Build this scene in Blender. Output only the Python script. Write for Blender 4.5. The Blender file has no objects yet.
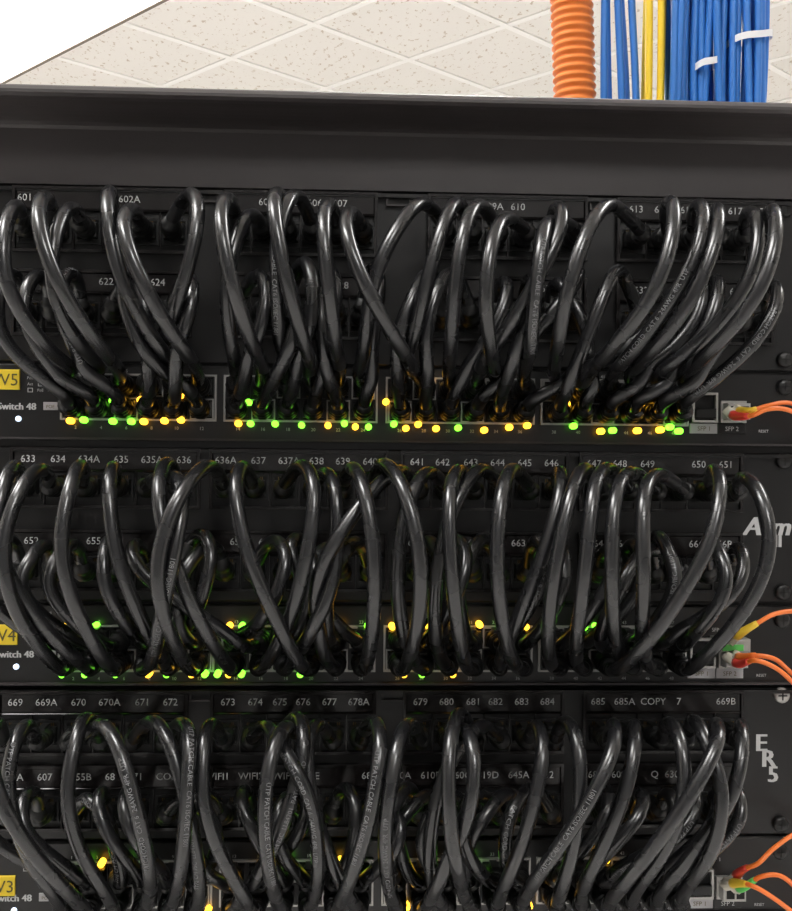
import bpy, math, random
import numpy as np
from mathutils import Vector, Matrix
random.seed(7); rng=np.random.RandomState(77)
S=0.000567; FPX=1100.0; D=FPX*S; ZC=1.0
YAW=math.radians(2.7); ROLL=0.009
CAM=Vector((-D*math.sin(YAW),-D*math.cos(YAW),ZC))
sc=bpy.context.scene
sc.view_settings.view_transform='Standard'
# ---------------------------------------------------------------- materials
def mat(name,col,rough=.5,metal=0,emis=None,es=0,coat=0,spec=.5,noise=None,bump=None):
    m=bpy.data.materials.new(name); m.use_nodes=True
    nt=m.node_tree; b=nt.nodes['Principled BSDF']
    b.inputs['Base Color'].default_value=(*col,1)
    b.inputs['Roughness'].default_value=rough; b.inputs['Metallic'].default_value=metal
    b.inputs['Specular IOR Level'].default_value=spec
    b.inputs['Coat Weight'].default_value=coat
    if emis: 
        b.inputs['Emission Color'].default_value=(*emis,1); b.inputs['Emission Strength'].default_value=es
    if noise or bump:
        tc=nt.nodes.new('ShaderNodeTexCoord'); n=nt.nodes.new('ShaderNodeTexNoise')
        n.inputs['Scale'].default_value=(noise or bump)[0]; n.inputs['Detail'].default_value=2
        nt.links.new(tc.outputs['Object'],n.inputs['Vector'])
        if noise:
            mr=nt.nodes.new('ShaderNodeMapRange'); mr.inputs['To Min'].default_value=rough-noise[1]; mr.inputs['To Max'].default_value=rough+noise[1]
            nt.links.new(n.outputs['Fac'],mr.inputs['Value']); nt.links.new(mr.outputs['Result'],b.inputs['Roughness'])
        if bump:
            bp=nt.nodes.new('ShaderNodeBump'); bp.inputs['Strength'].default_value=bump[1]; bp.inputs['Distance'].default_value=.0005
            nt.links.new(n.outputs['Fac'],bp.inputs['Height']); nt.links.new(bp.outputs['Normal'],b.inputs['Normal'])
    return m
M={}
M['rack']=mat('rack_powder_coat',(.040,.034,.034),.5,noise=(30,.1))
M['panel']=mat('panel_black',(.009,.0085,.0085),.32,noise=(25,.08))
M['gloss']=mat('block_gloss_black',(.012,.010,.010),.18,noise=(40,.08))
M['jack']=mat('jack_black_plastic',(.004,.004,.004),.4)
M['hole_shade']=mat('opening_shade',(.002,.002,.002),.7)  # near-black plates give sockets, cages and screw slots their shade by colour
M['gold']=mat('contact_gold',(.3,.2,.07),.35,1)
M['steel']=mat('port_shield_steel',(.46,.45,.43),.4,.5)
M['white']=mat('print_white',(.55,.55,.55),.6)
M['greyp']=mat('label_grey',(.42,.41,.42),.5)
M['yellow']=mat('label_yellow',(.85,.62,.03),.6)
M['dkprint']=mat('print_dark',(.1,.08,.02),.6)
M['cable']=mat('cable_black_pvc',(.010,.010,.011),.27,spec=.75,noise=(60,.07))
M['boot']=mat('boot_black_rubber',(.005,.005,.005),.42)
M['cprint']=mat('cable_print',(.19,.19,.195),.5)
M['ledg']=mat('led_green',(.1,.6,.05),.4,emis=(.22,1,.04),es=3)
M['ledy']=mat('led_amber',(.8,.5,.05),.4,emis=(1,.48,.03),es=4)
M['ledw']=mat('led_white',(.8,.85,1),.4,emis=(.65,.8,1),es=1.4)
M['blue']=mat('cable_blue',(.025,.17,.55),.4)
M['yel']=mat('cable_yellow',(.9,.62,.03),.4)
M['orange']=mat('conduit_orange',(.9,.26,.05),.45)
M['fib']=mat('fiber_orange',(.9,.2,.03),.4)
M['red']=mat('fiber_red_boot',(.75,.06,.04),.4)
M['fiby']=mat('fiber_yellow_boot',(.9,.6,.05),.4)
M['beige']=mat('fiber_connector_beige',(.65,.6,.5),.45)
M['green']=mat('module_green',(.12,.6,.12),.4)
M['tie']=mat('tie_white',(.8,.8,.82),.4)
M['wall']=mat('wall_paint',(.76,.74,.71),.8)
M['wallf']=mat('wall_darkened_for_contrast',(.20,.20,.20),.8)  # unseen wall behind the camera, darkened to cut fill light on the rack
M['floor']=mat('floor_vinyl',(.62,.61,.60),.6)
M['tbar']=mat('grid_white',(.88,.86,.83),.5)
M['tframe']=mat('troffer_frame',(.16,.12,.09),.5)
M['diff']=mat('troffer_diffuser',(.9,.9,.9),.5,emis=(1,.985,.965),es=28)
# ceiling tile
m=bpy.data.materials.new('ceiling_tile'); m.use_nodes=True; nt=m.node_tree; b=nt.nodes['Principled BSDF']; b.inputs['Roughness'].default_value=.9
tc=nt.nodes.new('ShaderNodeTexCoord'); n1=nt.nodes.new('ShaderNodeTexNoise'); n1.inputs['Scale'].default_value=42; n1.inputs['Detail'].default_value=3; n1.inputs['Roughness'].default_value=.65
mp=nt.nodes.new('ShaderNodeMapping'); mp.inputs['Rotation'].default_value=(0,0,.8); mp.inputs['Scale'].default_value=(1,.55,1)
nt.links.new(tc.outputs['Object'],mp.inputs['Vector']); nt.links.new(mp.outputs['Vector'],n1.inputs['Vector'])
cr=nt.nodes.new('ShaderNodeValToRGB'); cr.color_ramp.elements[0].position=.60; cr.color_ramp.elements[0].color=(.80,.77,.725,1)
cr.color_ramp.elements[1].position=.65; cr.color_ramp.elements[1].color=(.56,.48,.39,1)
nt.links.new(n1.outputs['Fac'],cr.inputs['Fac']); nt.links.new(cr.outputs['Color'],b.inputs['Base Color']); M['tile']=m
# ---------------------------------------------------------------- mesh builder
class B:
    def __init__(s,name): s.n=name; s.v=[]; s.f=[]; s.mi=[]; s.sm=[]; s.mats=[]
    def m(s,k):
        if k not in s.mats: s.mats.append(k)
        return s.mats.index(k)
    def add(s,vs,fs,k,smooth=False):
        o=len(s.v); i=s.m(k); s.v.extend([tuple(v) for v in vs])
        for f in fs: s.f.append([a+o for a in f]); s.mi.append(i); s.sm.append(smooth)
    def box(s,x0,x1,y0,y1,z0,z1,k):
        vs=[(x,y,z) for x in (x0,x1) for y in (y0,y1) for z in (z0,z1)]
        s.add(vs,[(0,1,3,2),(4,6,7,5),(0,4,5,1),(2,3,7,6),(0,2,6,4),(1,5,7,3)],k)
    def bbox(s,x0,x1,y0,y1,z0,z1,k,c=.0008):
        # box with chamfered front (y0) edges
        vs=[(x0,y1,z0),(x1,y1,z0),(x1,y1,z1),(x0,y1,z1),(x0,y0+c,z0),(x1,y0+c,z0),(x1,y0+c,z1),(x0,y0+c,z1),(x0+c,y0,z0+c),(x1-c,y0,z0+c),(x1-c,y0,z1-c),(x0+c,y0,z1-c)]
        s.add(vs,[(0,3,2,1),(0,1,5,4),(1,2,6,5),(2,3,7,6),(3,0,4,7),(4,5,9,8),(5,6,10,9),(6,7,11,10),(7,4,8,11),(8,9,10,11)],k)
    def ring(s,x0,x1,z0,z1,y0,y1,t,k):
        s.box(x0,x0+t,y0,y1,z0,z1,k); s.box(x1-t,x1,y0,y1,z0,z1,k); s.box(x0+t,x1-t,y0,y1,z0,z0+t,k); s.box(x0+t,x1-t,y0,y1,z1-t,z1,k)
    def tube(s,P,R,k,n=12,cap=True):
        P=np.asarray(P,float); L=len(P); R=np.broadcast_to(np.asarray(R,float),(L,))
        T=np.gradient(P,axis=0); T/=np.linalg.norm(T,axis=1)[:,None]+1e-12
        u=np.cross(T[0],(0,0,1)); 
        if np.linalg.norm(u)<.1: u=np.cross(T[0],(1,0,0))
        u/=np.linalg.norm(u); vs=[]
        for i in range(L):
            u=u-T[i]*np.dot(u,T[i]); u/=np.linalg.norm(u)+1e-12; w=np.cross(T[i],u)
            for j in range(n):
                a=2*math.pi*j/n; vs.append(P[i]+R[i]*(math.cos(a)*u+math.sin(a)*w))
        fs=[(i*n+j,i*n+(j+1)%n,(i+1)*n+(j+1)%n,(i+1)*n+j) for i in range(L-1) for j in range(n)]
        if cap: fs+= [tuple(range(n))[::-1],tuple((L-1)*n+j for j in range(n))]
        s.add(vs,fs,k,True)
    def text(s,t,x,z,y,size,k,italic=0,bold=False,align='CENTER'):
        vs,fs=textmesh(t)
        if not len(vs): return
        w=vs[:,0].max()+vs[:,0].min(); 
        off={'CENTER':w/2,'LEFT':0}[align]
        out=[(x+(a-off+italic*b_)*size,y,z+(b_-.35)*size) for a,b_,_ in vs]
        s.add(out,fs,k)
        if bold:
            s.add([(p[0]+.08*size,p[1]-.00002,p[2]) for p in out],fs,k)
    def done(s,bevel=0):
        me=bpy.data.meshes.new(s.n); me.from_pydata(s.v,[],s.f); 
        for k in s.mats: me.materials.append(M[k])
        me.polygons.foreach_set('material_index',s.mi); me.polygons.foreach_set('use_smooth',s.sm); me.update()
        ob=bpy.data.objects.new(s.n,me); sc.collection.objects.link(ob)
        return ob
_tc={}
def textmesh(t):
    if t in _tc: return _tc[t]
    cu=bpy.data.curves.new('t','FONT'); cu.body=t; cu.size=1; cu.resolution_u=2
    ob=bpy.data.objects.new('t',cu); sc.collection.objects.link(ob)
    me=bpy.data.meshes.new_from_object(ob)
    vs=np.array([v.co[:] for v in me.vertices]); fs=[tuple(p.vertices) for p in me.polygons]
    bpy.data.objects.remove(ob); bpy.data.curves.remove(cu); bpy.data.meshes.remove(me)
    _tc[t]=(vs,fs); return _tc[t]
def X(px): return (px-396)*S
def Z(py): return ZC+(455-py)*S
def W(px,py,d):
    # rack-face position carried d mm forward along the viewing slope
    p=Vector((X(px),0,Z(py))); return np.array(p+(CAM-p)*(d/1000/D))
def catmull(P,n):
    P=np.asarray(P,float); P=np.vstack([2*P[0]-P[1],P,2*P[-1]-P[-2]]); out=[]
    for i in range(1,len(P)-2):
        p0,p1,p2,p3=P[i-1:i+3]
        d=[max(np.linalg.norm(b_-a)**.5,1e-5) for a,b_ in ((p0,p1),(p1,p2),(p2,p3))]
        t0=0;t1=d[0];t2=t1+d[1];t3=t2+d[2]
        for t in np.linspace(t1,t2,14,endpoint=False):
            A1=(t1-t)/(t1-t0)*p0+(t-t0)/(t1-t0)*p1; A2=(t2-t)/(t2-t1)*p1+(t-t1)/(t2-t1)*p2; A3=(t3-t)/(t3-t2)*p2+(t-t2)/(t3-t2)*p3
            B1=(t2-t)/(t2-t0)*A1+(t-t0)/(t2-t0)*A2; B2=(t3-t)/(t3-t1)*A2+(t-t1)/(t3-t1)*A3
            out.append((t2-t)/(t2-t1)*B1+(t-t1)/(t2-t1)*B2)
    out.append(P[-2]); out=np.array(out)
    return resample(out,n)
def resample(Q,n):
    L=np.r_[0,np.cumsum(np.linalg.norm(np.diff(Q,axis=0),axis=1))]
    t=np.linspace(0,L[-1],n); return np.stack([np.interp(t,L,Q[:,i]) for i in range(3)],1)
# ---------------------------------------------------------------- room
RX0,RX1,RY0,RY1=-4.2,4.2,-3.2,7.6; H=1.93; ZT=ZC+H
def plane_box(name,a,k):
    b=B(name); b.box(*a,k); return b.done()
plane_box('floor',(RX0,RX1,RY0,RY1,-.1,0),'floor')
plane_box('wall_back',(RX0-.1,RX1+.1,RY1,RY1+.1,0,ZT),'wall')
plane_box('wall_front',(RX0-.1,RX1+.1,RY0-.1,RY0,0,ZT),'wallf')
plane_box('wall_left',(RX0-.1,RX0,RY0,RY1,0,ZT),'wall')
plane_box('wall_right',(RX1,RX1+.1,RY0,RY1,0,ZT),'wall')
ce=B('ceiling'); ce.box(RX0-.1,RX1+.1,RY0-.1,RY1+.1,ZT,ZT+.1,'tile')
def c2w(x,y):
    c,s_=math.cos(-YAW),math.sin(-YAW); return np.array([CAM.x+c*x-s_*y,CAM.y+s_*x+c*y])
O=c2w(-.386,4.92); r2=2**-.5
U=c2w(r2,-r2)-c2w(0,0); V=c2w(r2,r2)-c2w(0,0); G=.61
def clip(p,d):
    t0,t1=-20,20
    for a,lo,hi in ((0,RX0,RX1),(1,RY0,RY1)):
        ta,tb=(lo-p[a])/d[a],(hi-p[a])/d[a]; 
        if ta>tb: ta,tb=tb,ta
        t0=max(t0,ta);t1=min(t1,tb)
    return (t0,t1) if t1-t0>.1 else None
def bar(b,p,q,w,z0,z1,k):
    d=(q-p)/np.linalg.norm(q-p); n=np.array([-d[1],d[0]])*w/2
    vs=[(*(a),z) for z in (z0,z1) for a in (p-n,p+n,q+n,q-n)]
    b.add(vs,[(0,1,2,3),(7,6,5,4),(0,4,5,1),(1,5,6,2),(2,6,7,3),(3,7,4,0)],k)
for dr,pr,dz in ((U,V,0),(V,U,.0012)):
    for i in range(-22,23):
        p=O+pr*G*i; c=clip(p,dr)
        if c: bar(ce,p+dr*c[0],p+dr*c[1],.034,ZT-.006-dz,ZT+.01-dz,'tbar')
ce.done()
def cell(u0,u1,v0):
    cs=[O+U*G*u+V*G*v for u in (u0,u1) for v in (v0,v0+1)]
    return all(RX0+.05<c[0]<RX1-.05 and RY0+.05<c[1]<RY1-.05 for c in cs)
TR=[(-4,0,-2)]
for v0 in (-2,-7,-12,5):
    for u0 in (range(-16,16,4) if v0!=-2 else (-8,2,6,10,14)):
        if cell(u0,u0+2,v0): TR.append((u0,u0+2,v0))
for (ua,ub,v0) in TR:
        b=B('ceiling_light'); e=.02
        P=lambda u,v:O+U*u+V*v
        a0,a1,c0,c1=ua*G+e,ub*G-e,v0*G+e,(v0+1)*G-e
        for (p,q) in ((P(a0,c0),P(a1,c0)),(P(a0,c1),P(a1,c1)),(P(a0,c0),P(a0,c1)),(P(a1,c0),P(a1,c1))):
            bar(b,p,q,.022,ZT-.022,ZT-.001,'tframe')
        bar(b,P(a0,(c0+c1)/2),P(a1,(c0+c1)/2),c1-c0-.02,ZT-.014,ZT-.003,'diff')
        b.done()
# ---------------------------------------------------------------- rack frame
rk=B('equipment_rack')
def zp(py,d): 
    z=Z(py); return z+(ZC-z)*d/D
prof=[(.10,zp(90,.03)),(-.028,zp(93,.028)),(-.032,zp(94,.032)),(-.035,zp(97,.035)),(-.035,zp(100,.035)),(-.033,zp(104,.033)),(-.028,zp(107,.028))]
for i in range(1,9):
    t=i/8; d=.028*(1-t)**1.6+.001; prof.append((-d,zp(107+(136-107)*t,d)))
prof+=[(-.001,Z(191)),(.003,Z(192.5)),(.02,Z(192.5)),(.02,Z(130)),(.10,Z(130))]
n=len(prof); xs=(-.30,.30)
vs=[(x,y,z) for x in xs for y,z in prof]
rk.add(vs,[(i,(i+1)%n,n+(i+1)%n,n+i) for i in range(n)]+[tuple(range(n))[::-1],tuple(range(n,2*n))],'rack')
ztop=Z(130)
for sx in (-1,1):
    a,b_=sorted((sx*.226,sx*.30))
    rk.box(a,b_,.004,.05,.05,ztop,'rack')         # front upright
    rk.box(a,b_,.55,.60,.05,ztop+.03,'rack')      # rear upright
    rk.box(*sorted((sx*.27,sx*.30)),.05,.55,ztop-.02,ztop+.03,'rack')
    rk.box(*sorted((sx*.25,sx*.30)),.05,.55,.05,.12,'rack')
    for yy in (.03,.57): rk.tube([(sx*.27,yy,.0),(sx*.27,yy,.012),(sx*.27,yy,.014),(sx*.27,yy,.05)],[.022,.022,.01,.01],'jack')
rk.box(-.226,.226,.004,.05,.05,.12,'rack'); rk.box(-.226,.226,.55,.60,.05,.12,'rack'); rk.box(-.226,.226,.55,.60,ztop-.02,ztop+.03,'rack')
for py in (192,194,367,445.5,602,684.5,837): rk.box(-.2413,.2413,.0025,.0038,Z(py+6),Z(py-6),'panel')
z=Z(917)
while z-.0889>.12:
    rk.bbox(-.2413,.2413,-.002,.004,z-.0882,z,'panel'); 
    for sx in (-.232,.232):
        for dz in (.008,.08): rk.tube([(sx,-.001,z-dz),(sx,-.004,z-dz),(sx,-.0045,z-dz)],[.004,.004,.003],'steel')
    z-=.0889
rk.done()
# ---------------------------------------------------------------- patch panels
G_=[dict(p=(194,366),lab=(206,287),port=(238,320),blk=[(22,190),(227,372),(428,582),(618,772)],sw=(368,442),sp=(389,411)),
    dict(p=(449,601),lab=(461,541),port=(488,569),blk=[(22,200),(215,385),(403,565),(582,742)],sw=(604,683),sp=(636,658)),
    dict(p=(686,836),lab=(699,772),port=(730,804),blk=[(12,190),(218,375),(408,563),(588,745)],sw=(838,915),sp=(868,890))]
LAB=[[[(30,'601'),(132,'602A'),(265,'604'),(290,'605'),(313,'606'),(338,'607'),(463,'609'),(490,'609A'),(515,'610'),(634,'613'),(660,'614'),(686,'615'),(735,'617'),(761,'617A')],
      [(60,'620'),(110,'622'),(160,'624'),(250,'626'),(278,'627'),(340,'628'),(437,'629'),(490,'630'),(545,'631'),(640,'632'),(690,'632A'),(740,'632B')]],
     [[(36,'633'),(65,'634'),(95,'634A'),(126,'635'),(156,'635A'),(187,'636'),(228,'636A'),(260,'637'),(290,'637A'),(317,'638'),(343,'639'),(370,'640'),(416,'641'),(442,'642'),(470,'643'),(497,'644'),(524,'645'),(551,'646'),(594,'647'),(620,'648'),(648,'649'),(700,'650'),(727,'651')],
      [(40,'652'),(70,'653'),(100,'655'),(187,'656'),(240,'657'),(268,'658'),(310,'659'),(368,'660'),(414,'660A'),(470,'662'),(522,'663A'),(600,'664A'),(624,'664B'),(648,'665'),(698,'666'),(725,'666B')]],
     [[(26,'669'),(56,'669A'),(87,'670'),(117,'670A'),(148,'671'),(176,'672'),(232,'673'),(259,'674'),(283,'675'),(306,'676'),(332,'677'),(361,'678A'),(422,'679'),(448,'680'),(474,'681'),(497,'682'),(523,'683'),(549,'684'),(600,'685'),(627,'685A'),(656,'COPY'),(682,'7'),(730,'669B')],
      [(24,'641A'),(55,'607'),(90,'655B'),(118,'68'),(142,'671'),(179,'COPYA'),(221,'WIFI1'),(255,'WIFI2'),(286,'WIFI'),(313,'601E'),(375,'684A'),(403,'610A'),(433,'610B'),(465,'60C'),(490,'619D'),(521,'645A'),(549,'612'),(597,'681'),(625,'609C'),(658,'Q'),(679,'630A')]]]
def jackport(b,cx,cz,w,h,y,frame,t=.0012,up=True):
    b.ring(cx-w/2,cx+w/2,cz-h/2,cz+h/2,y-.0015,y,t,frame)
    b.box(cx-w/2+t,cx+w/2-t,y-.0004,y,cz-h/2+t,cz+h/2-t,'hole_shade')
    s_=1 if up else -1
    b.box(cx-.0018,cx+.0018,y-.0012,y-.0003,*sorted((cz+s_*(h/2-t),cz+s_*(h/2-t-.0018))),frame)
    for i in range(8):
        xx=cx-.0035+i*.001; b.box(xx-.0002,xx+.0002,y-.0008,y-.0004,*sorted((cz-s_*(h/2-t),cz-s_*(h/2-t-.0025))),'gold')
def screw(b,x,z,y=-.002,k='jack'):
    b.tube([(x,y,z),(x,y-.0022,z),(x,y-.0030,z)],[.0045,.0045,.003],k,16)
    b.box(x-.0026,x+.0026,y-.0032,y-.0029,z-.0004,z+.0004,'hole_shade'); b.box(x-.0004,x+.0004,y-.0032,y-.0029,z-.0026,z+.0026,'hole_shade')
for gi,g in enumerate(G_):
    b=B('patch_panel'); z1,z0=Z(g['p'][0]),Z(g['p'][1])
    b.bbox(-.2413,.2413,-.002,.002,z0,z1,'panel',.001)
    b.box(-.215,.215,.002,.03,z0+.004,z1-.004,'jack')
    b.box(-.2413,.2413,-.006,-.002,z1-.003,z1-.001,'panel')
    for r in range(2):
        yl,yp=g['lab'][r],g['port'][r]
        for bx0,bx1 in g['blk']:
            xa,xb=X(bx0-3),X(bx1+3)
            hi=Z(yl-11); lo=Z(yp+21)
            b.ring(xa,xb,lo,hi,-.0065,-.002,.0016,'gloss')
            b.bbox(xa+.0016,xb-.0016,-.0052,-.002,Z(yl+11),hi-.0016,'gloss',.0006)   # label strip
            b.bbox(xa+.0016,xb-.0016,-.0058,-.002,Z(yl+12.5),Z(yl+11),'gloss',.0004)
            b.box(xa+.0016,xb-.0016,-.0035,-.002,lo+.0016,Z(yl+12.5),'jack')
            pw=(bx1-bx0)/6
            for i in range(6):
                cx=X(bx0+(i+.5)*pw); jackport(b,cx,Z(yp),.0142,.0145,-.0042,'jack',.0011,up=False)
                b.box(cx-.0045,cx+.0045,-.0048,-.0035,Z(yp-14),Z(yp-11),'gloss')
                xd=X(bx0+i*pw)
                if i: b.box(xd-.0004,xd+.0004,-.0058,-.0035,lo+.0016,Z(yl+13),'gloss')
        for lx,t in LAB[gi][r]:
            b.text(t,X(lx),Z(yl),-.0055,.0056,'white')
    for sx in (-.232,.2225):
        for zz in (z1-.0045,z0+.0065): screw(b,sx,zz,k='steel' if gi==2 and zz>z0+.02 else 'jack')
    for px in (206,396,600):
        b.box(X(px)-.007,X(px)+.007,-.0045,-.002,z1-.0075,z1-.0065,'rack'); b.box(X(px)-.007,X(px)-.006,-.0045,-.002,z1-.0065,z1-.003,'rack'); b.box(X(px)+.006,X(px)+.007,-.0045,-.002,z1-.0065,z1-.003,'rack')
    if gi==1:
        b.text('Arm',X(770),Z(523),-.0025,.015,'white',italic=.25,bold=True); b.text('II',X(783),Z(538),-.0025,.010,'white',bold=True)
    if gi==2:
        b.text('E',X(768),Z(742),-.0025,.014,'white',bold=True); b.text('R',X(776),Z(758),-.0025,.014,'white',bold=True); b.text('5',X(780),Z(774),-.0025,.013,'white',bold=True)
    if gi==0:
        b.text('-PS',X(782),Z(289),-.0025,.005,'white')
    if gi<2:
        zz=(Z(272),Z(525))[gi]; b.bbox(X(-20),X(3),-.0028,-.002,zz-.004,zz+.004,'yellow',.0002)
    b.done()
# ---------------------------------------------------------------- switches
SWX=[(68,216),(227,375),(387,532),(542,688)]
LED=[[(77,424,'y'),(90,423,'g'),(118,424,'g'),(148,424,'y'),(168,423,'y'),(184,422,'y'),(240,425,'y'),(252,425,'g'),(276,425,'g'),(302,426,'g'),(328,426,'y'),(355,427,'y'),(368,427,'g'),(405,428,'y'),(435,428,'y'),(457,427,'g'),(483,429,'y'),(508,426,'y'),(600,429,'y'),(612,428,'g'),(637,428,'y'),(660,427,'y'),(679,428,'g'),
      (145,403,'y'),(183,398,'y'),(75,404,'y'),(118,404,'g'),(385,402,'y'),(640,401,'y'),(565,402,'y'),(250,404,'g')],
     [(75,624,'y'),(103,624,'g'),(170,624,'g'),(280,624,'g'),(303,625,'g'),(330,624,'y'),(480,622,'y'),(197,671,'y'),(222,671,'g'),(303,671,'g'),(94,671,'g'),(155,671,'y'),(72,671,'g'),(423,671,'g')],
     [(215,903,'y'),(255,901,'y'),(410,901,'y'),(532,901,'y')]]
lr=np.random.RandomState(5)
for gi,py,pr in ((1,624,.4),(2,856,.15),(1,671,.2),(0,424,.4),(0,378,.06)):
    for a,c in SWX:
        for i in range(12):
            if lr.rand()<pr: 
                x_=a+(i+.5)*(c-a)/12
                if all(abs(x_-q[0])>9 or abs(py-q[1])>9 for q in LED[gi]): LED[gi].append((x_,py,'g' if lr.rand()<.5 else 'y'))
for gi,g in enumerate(G_):
    b=B('network_switch'); z1,z0=Z(g['sw'][0]),Z(g['sw'][1])
    b.bbox(-.2413,.2413,-.002,.002,z0,z1,'panel',.001)
    b.box(-.22,.22,.002,.26,z0+.0005,z1-.0005,'panel')
    b.box(-.2413,.2413,-.0045,-.002,z0,z0+.0012,'rack')
    for bi,(a,c) in enumerate(SWX):
        pw=(c-a)/6; lo,hi=Z(g['sp'][1]+12),Z(g['sp'][0]-12)
        b.ring(X(a-2),X(c+2),lo,hi,-.0045,-.002,.0010,'steel')
        b.box(X(a),X(c),-.0024,-.002,lo,hi,'jack')
        for r in range(2):
            for i in range(6):
                cx=X(a+(i+.5)*pw); jackport(b,cx,Z(g['sp'][r]),.0132,.0118,-.0028,'steel' if (i+bi+r)%3==0 else 'jack',.0008,up=(r==0))
                nlab=str(bi*12+i*2+1+r)
                b.text(nlab,cx,Z(g['sp'][r]+(-15 if r==0 else 19)),-.0024,.0026,'white')
    sy=g['sp'][1]
    for i,px in enumerate((706,735)):
        top=(sy-22,sy-14)[i]
        b.ring(X(px-13),X(px+13),Z(sy+8),Z(top),-.006,-.002,.0013,'steel')
        b.box(X(px-12),X(px+12),-.0025,-.002,Z(sy+8),Z(top),'hole_shade')
        b.box(X(px-10),X(px+10),-.0045,-.002,Z(sy+2),Z(sy-2),'steel') if i else b.bbox(X(px-11),X(px+11),-.007,-.002,Z(sy+4),Z(sy-6),'jack')
        b.bbox(X(px-14),X(px+14),-.0030,-.002,Z(sy+19),Z(sy+9),'greyp' if i==0 or gi==1 else 'panel',.0002)
        b.text('SFP %d'%(i+1),X(px),Z(sy+14),-.0033,.0036,'dkprint' if i==0 or gi==1 else 'white')
    # transceiver body in second cage
    b.bbox(X(724),X(747),-.014,-.002,Z(sy+5),Z(sy-11),'steel',.0006); b.box(X(727),X(735),-.0143,-.014,Z(sy+2),Z(sy-8),'hole_shade'); b.box(X(737),X(745),-.0143,-.014,Z(sy+2),Z(sy-8),'hole_shade')
    if gi!=0: b.text('SFP 1',X(722),Z(sy-30),-.0025,.003,'white')
    b.text('RESET',X(768),Z(sy+16),-.0025,.0022,'white')
    zl=Z(g['sw'][0]+(16,30,42)[gi]); 
    b.bbox(X(-22),X(26),-.0032,-.002,zl-.0056,zl+.0056,'yellow',.0003)
    b.text(('W5','W4','W3')[gi],X(12),zl,-.0035,.0095,'dkprint')
    zn=Z(g['sw'][0]+(42,49,54)[gi])
    b.text('EdgeSwitch 48',X(14),zn,-.0025,.0054,'white',bold=True); 
    b.bbox(X(49),X(63),-.0028,-.002,zn-.002,zn+.0025,'greyp',.0002); b.text('POE',X(56),zn,-.0030,.0026,'dkprint')
    b.tube([(X(25),-.002,zn-.007),(X(25),-.003,zn-.007)],.0016,'ledw',12)
    for rr in range(4):
        for cc in range(3):
            x_=X(36+cc*10); z_=Z(g['sw'][0]+8+rr*6)
            if (rr+cc)%3==0: b.ring(x_-.0014,x_+.0014,z_-.0012,z_+.0012,-.0024,-.002,.0003,'white')
            else: b.text(('Link','PoE','Act')[(rr+cc)%3],x_,z_,-.0024,.0022,'white')
    for lx,ly,c in LED[gi]:
        x_,z_=X(lx),Z(ly); b.tube([(x_,-.003,z_),(x_,-.009,z_),(x_,-.0105,z_)],[.0019,.0019,.0008],'led'+c,10)
    screw(b,.2225,z1-.008); screw(b,-.232,z1-.008)
    if gi==1: b.bbox(X(715),X(748),-.016,-.002,Z(sy-11),Z(sy-24),'steel'); b.bbox(X(719),X(740),-.0172,-.016,Z(sy-13),Z(sy-19),'green',.0002)
    b.done()
# ---------------------------------------------------------------- patch cords
R=.0037; NP=72
def make_cords(gi):
    g=G_[gi]; cols=[]
    for a,c in SWX:
        pw=(c-a)/6; cols+= [a+(i+.5)*pw for i in range(6)]
    paths=[]; sprev=None
    for r in range(2):
        ports=[]
        for bx0,bx1 in g['blk']:
            pw=(bx1-bx0)/6; ports+=[bx0+(i+.5)*pw for i in range(6)]
        key=np.arange(24)+rng.normal(0,(1.0,1.3,1.0)[gi],24); dest=np.argsort(np.argsort(key))
        sgn=[-1,rng.choice([-1,1]),rng.choice([-1,1]),1]
        if sprev: sgn[1],sgn[2]=-sprev[1],-sprev[2]
        sprev=sgn
        for i,px in enumerate(ports):
            xe=cols[dest[i]]; er=(r if gi==0 else 1-r)
            s_=sgn[i//6]
            # cords next to an empty bay lean into it
            if i in (5,11,17) and rng.rand()<.7: s_=1
            if i in (6,12,18) and rng.rand()<.7: s_=-1
            paths.append(cord(gi,r,px,g['port'][r],xe,g['sp'][er],er,i,s_))
    return paths
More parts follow.
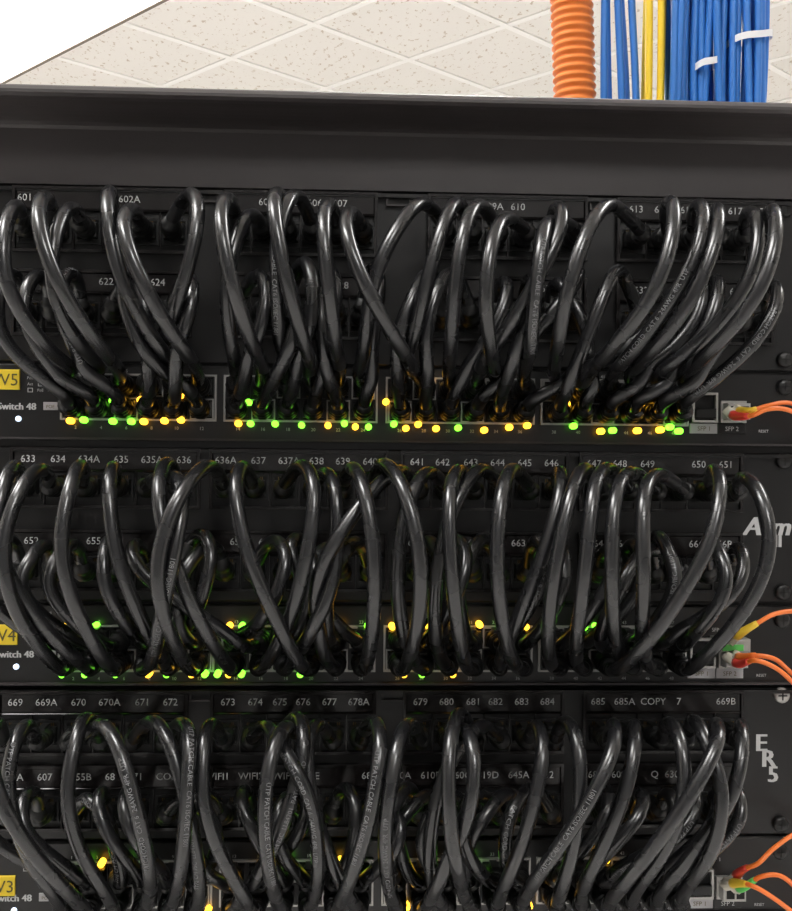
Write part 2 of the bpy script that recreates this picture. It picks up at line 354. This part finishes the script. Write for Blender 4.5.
def cord(gi,r,px,py,xe,ye,er,i,sg):
    side=(px-396)/396
    lift=((48,60),(29,36),(19,22))[gi][r]*(.82+.34*rng.rand())
    if gi==0 and rng.rand()<.2: lift*=.75
    edge=i<2 or i>21
    if rng.rand()<.2 and not edge and i not in (5,6,11,12,17,18): sg=-sg
    out=sg*rng.uniform(16,34)
    if edge: out=sg*rng.uniform(26,40)*(.7 if gi==2 and i>21 else 1)
    dm=((84,58),(82,58),(82,56))[gi][r]+rng.uniform(-12,14)
    yk=py-lift; a=np.array((X(px),-.004,Z(py))); e=np.array((X(xe),-.003,Z(ye)))
    bul=side*abs(side)*(24,42,28)[gi]+rng.uniform(-8,8)
    pts=[a,a+(0,-.012,0),a+(0,-.022,.0005)]
    if lift>22: pts.append(W(px+out*.2,yk+lift*.38,dm*.50))
    pts.append(W(px+out*.6,yk,dm*.72))
    f=.46+rng.uniform(-.05,.05)
    if gi==0:
        pts.append(W(px+out*1.05+(xe-px)*.06,yk+24,dm*.95))
        pts.append(W(px+(xe-px)*.45+out*.95+bul,yk+(ye-yk)*f,dm*1.02))
        pts.append(W(px+(xe-px)*.84+out*.3+bul*.5,yk+(ye-yk)*.82,dm*.80))
        pts.append(W(xe,ye-10,40))
    else:
        dip=(0,14,14)[gi]+rng.uniform(-9,8)
        pts.append(W(px+out*1.1+(xe-px)*.05,yk+22,dm*.97))
        pts.append(W(px+(xe-px)*.5+out*1.25+bul,yk+(ye-yk)*f,dm*1.06))
        pts.append(W(px+(xe-px)*.85+out*.85+bul*.8,yk+(ye-yk)*.82,dm*.98))
        pts.append(W(xe+out*.25+bul*.2,ye+dip*.75,dm*.64+4))
    pts+=[e+(0,-.022,-.0005 if gi else .001),e+(0,-.012,0),e]
    return catmull(pts,NP)
def relax(P,it=70):
    P=np.array(P); C,N,_=P.shape; fix=7; orig=P.copy()
    cid=np.repeat(np.arange(C),N)
    free=np.zeros((C,N),bool); free[:,fix:-fix]=True; fr=free.reshape(-1)
    for k in range(it):
        Q=P.reshape(-1,3).astype(np.float32); sq=(Q**2).sum(1); d2=sq[:,None]+sq[None]-2*Q@Q.T
        Q=P.reshape(-1,3)
        i,j=np.nonzero(d2<(2.05*R)**2); m_=(cid[i]!=cid[j])&(i<j); i,j=i[m_],j[m_]
        dv=Q[i]-Q[j]; dl=np.linalg.norm(dv,axis=1)+1e-7; 
        dv=dv/dl[:,None]; dv[:,1]*=1.5; push=np.maximum(2.05*R-dl,0)[:,None]*dv*.25
        acc=np.zeros_like(Q); np.add.at(acc,i,push); np.add.at(acc,j,-push)
        ln=np.linalg.norm(acc,axis=1,keepdims=True); acc*=np.minimum(1,.002/(ln+1e-9))
        Q=Q+acc*fr[:,None]; P=Q.reshape(C,N,3)
        for _k in range(2):
            lap=np.zeros_like(P); lap[:,1:-1]=(P[:,:-2]+P[:,2:])/2-P[:,1:-1]
            P=P+lap*.4*free[...,None]
        P=P+(orig-P)*.015*free[...,None]
        P[...,1]=np.where(free,np.minimum(P[...,1],-.011),P[...,1])
    return P
TXT=['PATCH CORD  CAT 6  24AWG 4PR  UTP','TYPE CM 75C  LL84201  PATCH CORD','UTP PATCH CABLE  CAT6 ISO/IEC 11801']
def printed(b,P,txt,frac,flip):
    P=resample(P,200); L=np.r_[0,np.cumsum(np.linalg.norm(np.diff(P,axis=0),axis=1))]
    T=np.gradient(P,axis=0); T/=np.linalg.norm(T,axis=1)[:,None]
    ref=np.array([rng.uniform(-.4,.4),-1,.1]); N=ref-T*(T@ref)[:,None]; N/=np.linalg.norm(N,axis=1)[:,None]
    T2=-T if flip else T
    Bn=np.cross(N,T2)
    vs,fs=textmesh(txt); size=.0032; out=[]
    s0=L[-1]*frac
    for x,y,_ in vs:
        s_=s0+(x*size if not flip else -x*size)
        s_=min(max(s_,.03),L[-1]-.03)
        c=[np.interp(s_,L,q) for q in P.T]; n_=np.array([np.interp(s_,L,q) for q in N.T]); b_=np.array([np.interp(s_,L,q) for q in Bn.T])
        a=(y-.33)*size/R; out.append(np.array(c)+(R+.00018)*(math.cos(a)*n_+math.sin(a)*b_))
    keep=[f for f in fs if .03< (s0+(vs[f[0]][0]*size*(1 if not flip else -1))) < L[-1]-.03]
    b.add(out,keep,'cprint')
for gi in range(3):
    P=relax(make_cords(gi)); b=B('black_patch_cables')
    for ci,c in enumerate(P):
        c2=resample(c,84); b.tube(c2,R,'cable',12)
        for q in (c,c[::-1]):
            Lq=np.r_[0,np.cumsum(np.linalg.norm(np.diff(q,axis=0),axis=1))]
            ss=[.004,.0045,.012,.0125,.0145,.015,.017,.0175,.0195,.020,.022,.0225,.026]
            rr=[.0050,.0060,.0058,.0050,.0050,.0055,.0055,.0047,.0047,.0051,.0051,.0042,.0039]
            pp=np.stack([np.interp(ss,Lq,q[:,k]) for k in range(3)],1); b.tube(pp,rr,'boot',10)
            x_,y_,z_=q[0]; b.box(x_-.0055,x_+.0055,y_-.007,y_+.001,z_-.0042,z_+.0042,'boot')
            b.box(x_-.002,x_+.002,y_-.013,y_,z_+.0046,z_+.0062,'boot')
        if rng.rand()<(.12,.18,.26)[gi]:
            printed(b,c,TXT[rng.randint(3)],rng.uniform(.3,.45) if ci%2 else rng.uniform(.6,.75),ci%2==0)
    b.done()
# ---------------------------------------------------------------- fibre leads
def fibre(pts,kconn,kboot,conn=True,k='fib'):
    b=B('fiber_patch_cable')
    p=[W(*q) for q in pts]; c=catmull(p,60); b.tube(c,.0013,k,10)
    L=np.r_[0,np.cumsum(np.linalg.norm(np.diff(c,axis=0),axis=1))]
    def seg(s0,s1,r0,r1,kk,n=8):
        ss=np.linspace(s0,s1,8); pp=np.stack([np.interp(ss,L,c[:,i]) for i in range(3)],1); b.tube(pp,np.linspace(r0,r1,8),kk,n)
    seg(.002,.012,.0036,.0034,kconn,4); seg(.012,.028,.0028,.0017,kboot)
    b.done()
fibre([(740,406,15),(747,407,30),(758,406,40),(774,401,40),(800,399,30),(850,440,5)],'beige','fiby')
fibre([(732,407,15),(742,412,32),(758,411,44),(772,405,46),(800,407,34),(852,450,8)],'beige','red')
fibre([(738,640,17),(748,632,32),(765,622,38),(785,612,32),(815,612,24),(855,650,6)],'beige','fiby')
fibre([(741,655,15),(750,657,32),(765,655,42),(782,658,40),(800,672,30),(855,720,6)],'beige','fib')
fibre([(732,655,15),(746,663,30),(765,660,48),(785,668,44),(810,690,34),(858,740,8)],'beige','red')
fibre([(740,884,15),(753,872,34),(768,866,44),(785,850,40),(815,835,28),(855,870,6)],'beige','red')
fibre([(732,887,15),(750,886,34),(765,890,46),(785,902,42),(815,925,28),(855,960,6)],'beige','fiby')
fibre([(741,889,15),(754,890,32),(770,880,40),(788,878,40),(815,900,28),(850,950,6)],'beige','green')
# ---------------------------------------------------------------- rear vertical cabling
YB=.33
def BX(px,y=YB):
    k=(y+D)/D; return CAM.x+(X(px)-CAM.x)*k
b=B('orange_corrugated_conduit')
def cx(z,px0,px1):
    za,zb=ZC+.30,ZC+.42; t=(z-za)/(zb-za); t=min(max(t,-1.2),3.2); return BX(px1+(px0-px1)*t)
zz=np.linspace(.12,ZT-.002,30)
base=np.array([(cx(z,568,574),YB,z) for z in zz]); base=resample(catmull(base,400),2400)
rad=.0175+.0013*np.clip(np.sin(np.arange(2400)*2*math.pi/6)*1.5,-1,1)
b.tube(base,rad,'orange',20); b.done()
def vbundle(name,key,specs,tie=None):
    b=B(name)
    for (pt,pb,yy) in specs:
        zz=np.linspace(.15,ZT-.002,34); ph=rng.uniform(0,6.28); am=rng.uniform(.001,.0035); fq=rng.uniform(8,16)
        pts=[(cx(z,pt,pb)+am*math.sin(z*fq+ph),yy+.003*math.sin(z*7+ph*2),z) for z in zz]
        b.tube(catmull(pts,120),.0032,key,10)
    if tie:
        for (zt,xa,xb,ya,yb) in tie:
            xs=[]; 
            for a in np.linspace(0,2*math.pi,41):
                c,s_=math.cos(a),math.sin(a)
                xs.append(((xa+xb)/2+(xb-xa)/2*abs(c)**.6*np.sign(c),(ya+yb)/2+(yb-ya)/2*abs(s_)**.6*np.sign(s_),zt+.004*c))
            b2=np.array(xs)
            vs=[];
            for p in b2: vs+= [(p[0],p[1],p[2]-.003),(p[0],p[1],p[2]+.003)]
            b.add(vs,[(2*i,2*i+1,2*i+3,2*i+2) for i in range(40)],'tie',True)
    b.done()
sp=[]
for i in range(13): sp.append((666+i*7.5+rng.uniform(-2,2),664+i*7.6+rng.uniform(-4,4),YB-.024))
for i in range(13): sp.append((669+i*7.4+rng.uniform(-2,2),667+i*7.4+rng.uniform(-4,4),YB-.013))
for i in range(11): sp.append((669+i*8.4,668+i*8.5,YB-.003))
zt=lambda py,y=YB-.03: ZC+(455-py)*S*(y+D)/D
vbundle('blue_cable_bundle','blue',sp,[(zt(24),BX(722),BX(766),YB-.031,YB+.004),(zt(52),BX(686),BX(712),YB-.0305,YB+.004)])
vbundle('blue_cable_bundle','blue',[(598+i*7.4,603+i*6.8,YB-.01+.01*(i%2)) for i in range(5)])
vbundle('yellow_cable_bundle','yel',[(640,639,YB-.016),(646,645,YB-.006),(652,651,YB-.018),(658,657,YB-.010)])
# ---------------------------------------------------------------- world & camera
w=bpy.data.worlds.new('w'); sc.world=w; w.use_nodes=True
w.node_tree.nodes['Background'].inputs[0].default_value=(1,.97,.94,1); w.node_tree.nodes['Background'].inputs[1].default_value=.5
cam=bpy.data.cameras.new('camera'); co=bpy.data.objects.new('camera',cam); sc.collection.objects.link(co)
cam.sensor_fit='VERTICAL'; cam.sensor_height=36; cam.lens=FPX/911*36; cam.clip_start=.02
co.matrix_world=Matrix.Translation(CAM)@Matrix.Rotation(-YAW,4,'Z')@Matrix.Rotation(math.pi/2,4,'X')@Matrix.Rotation(ROLL,4,'Z')
sc.camera=co
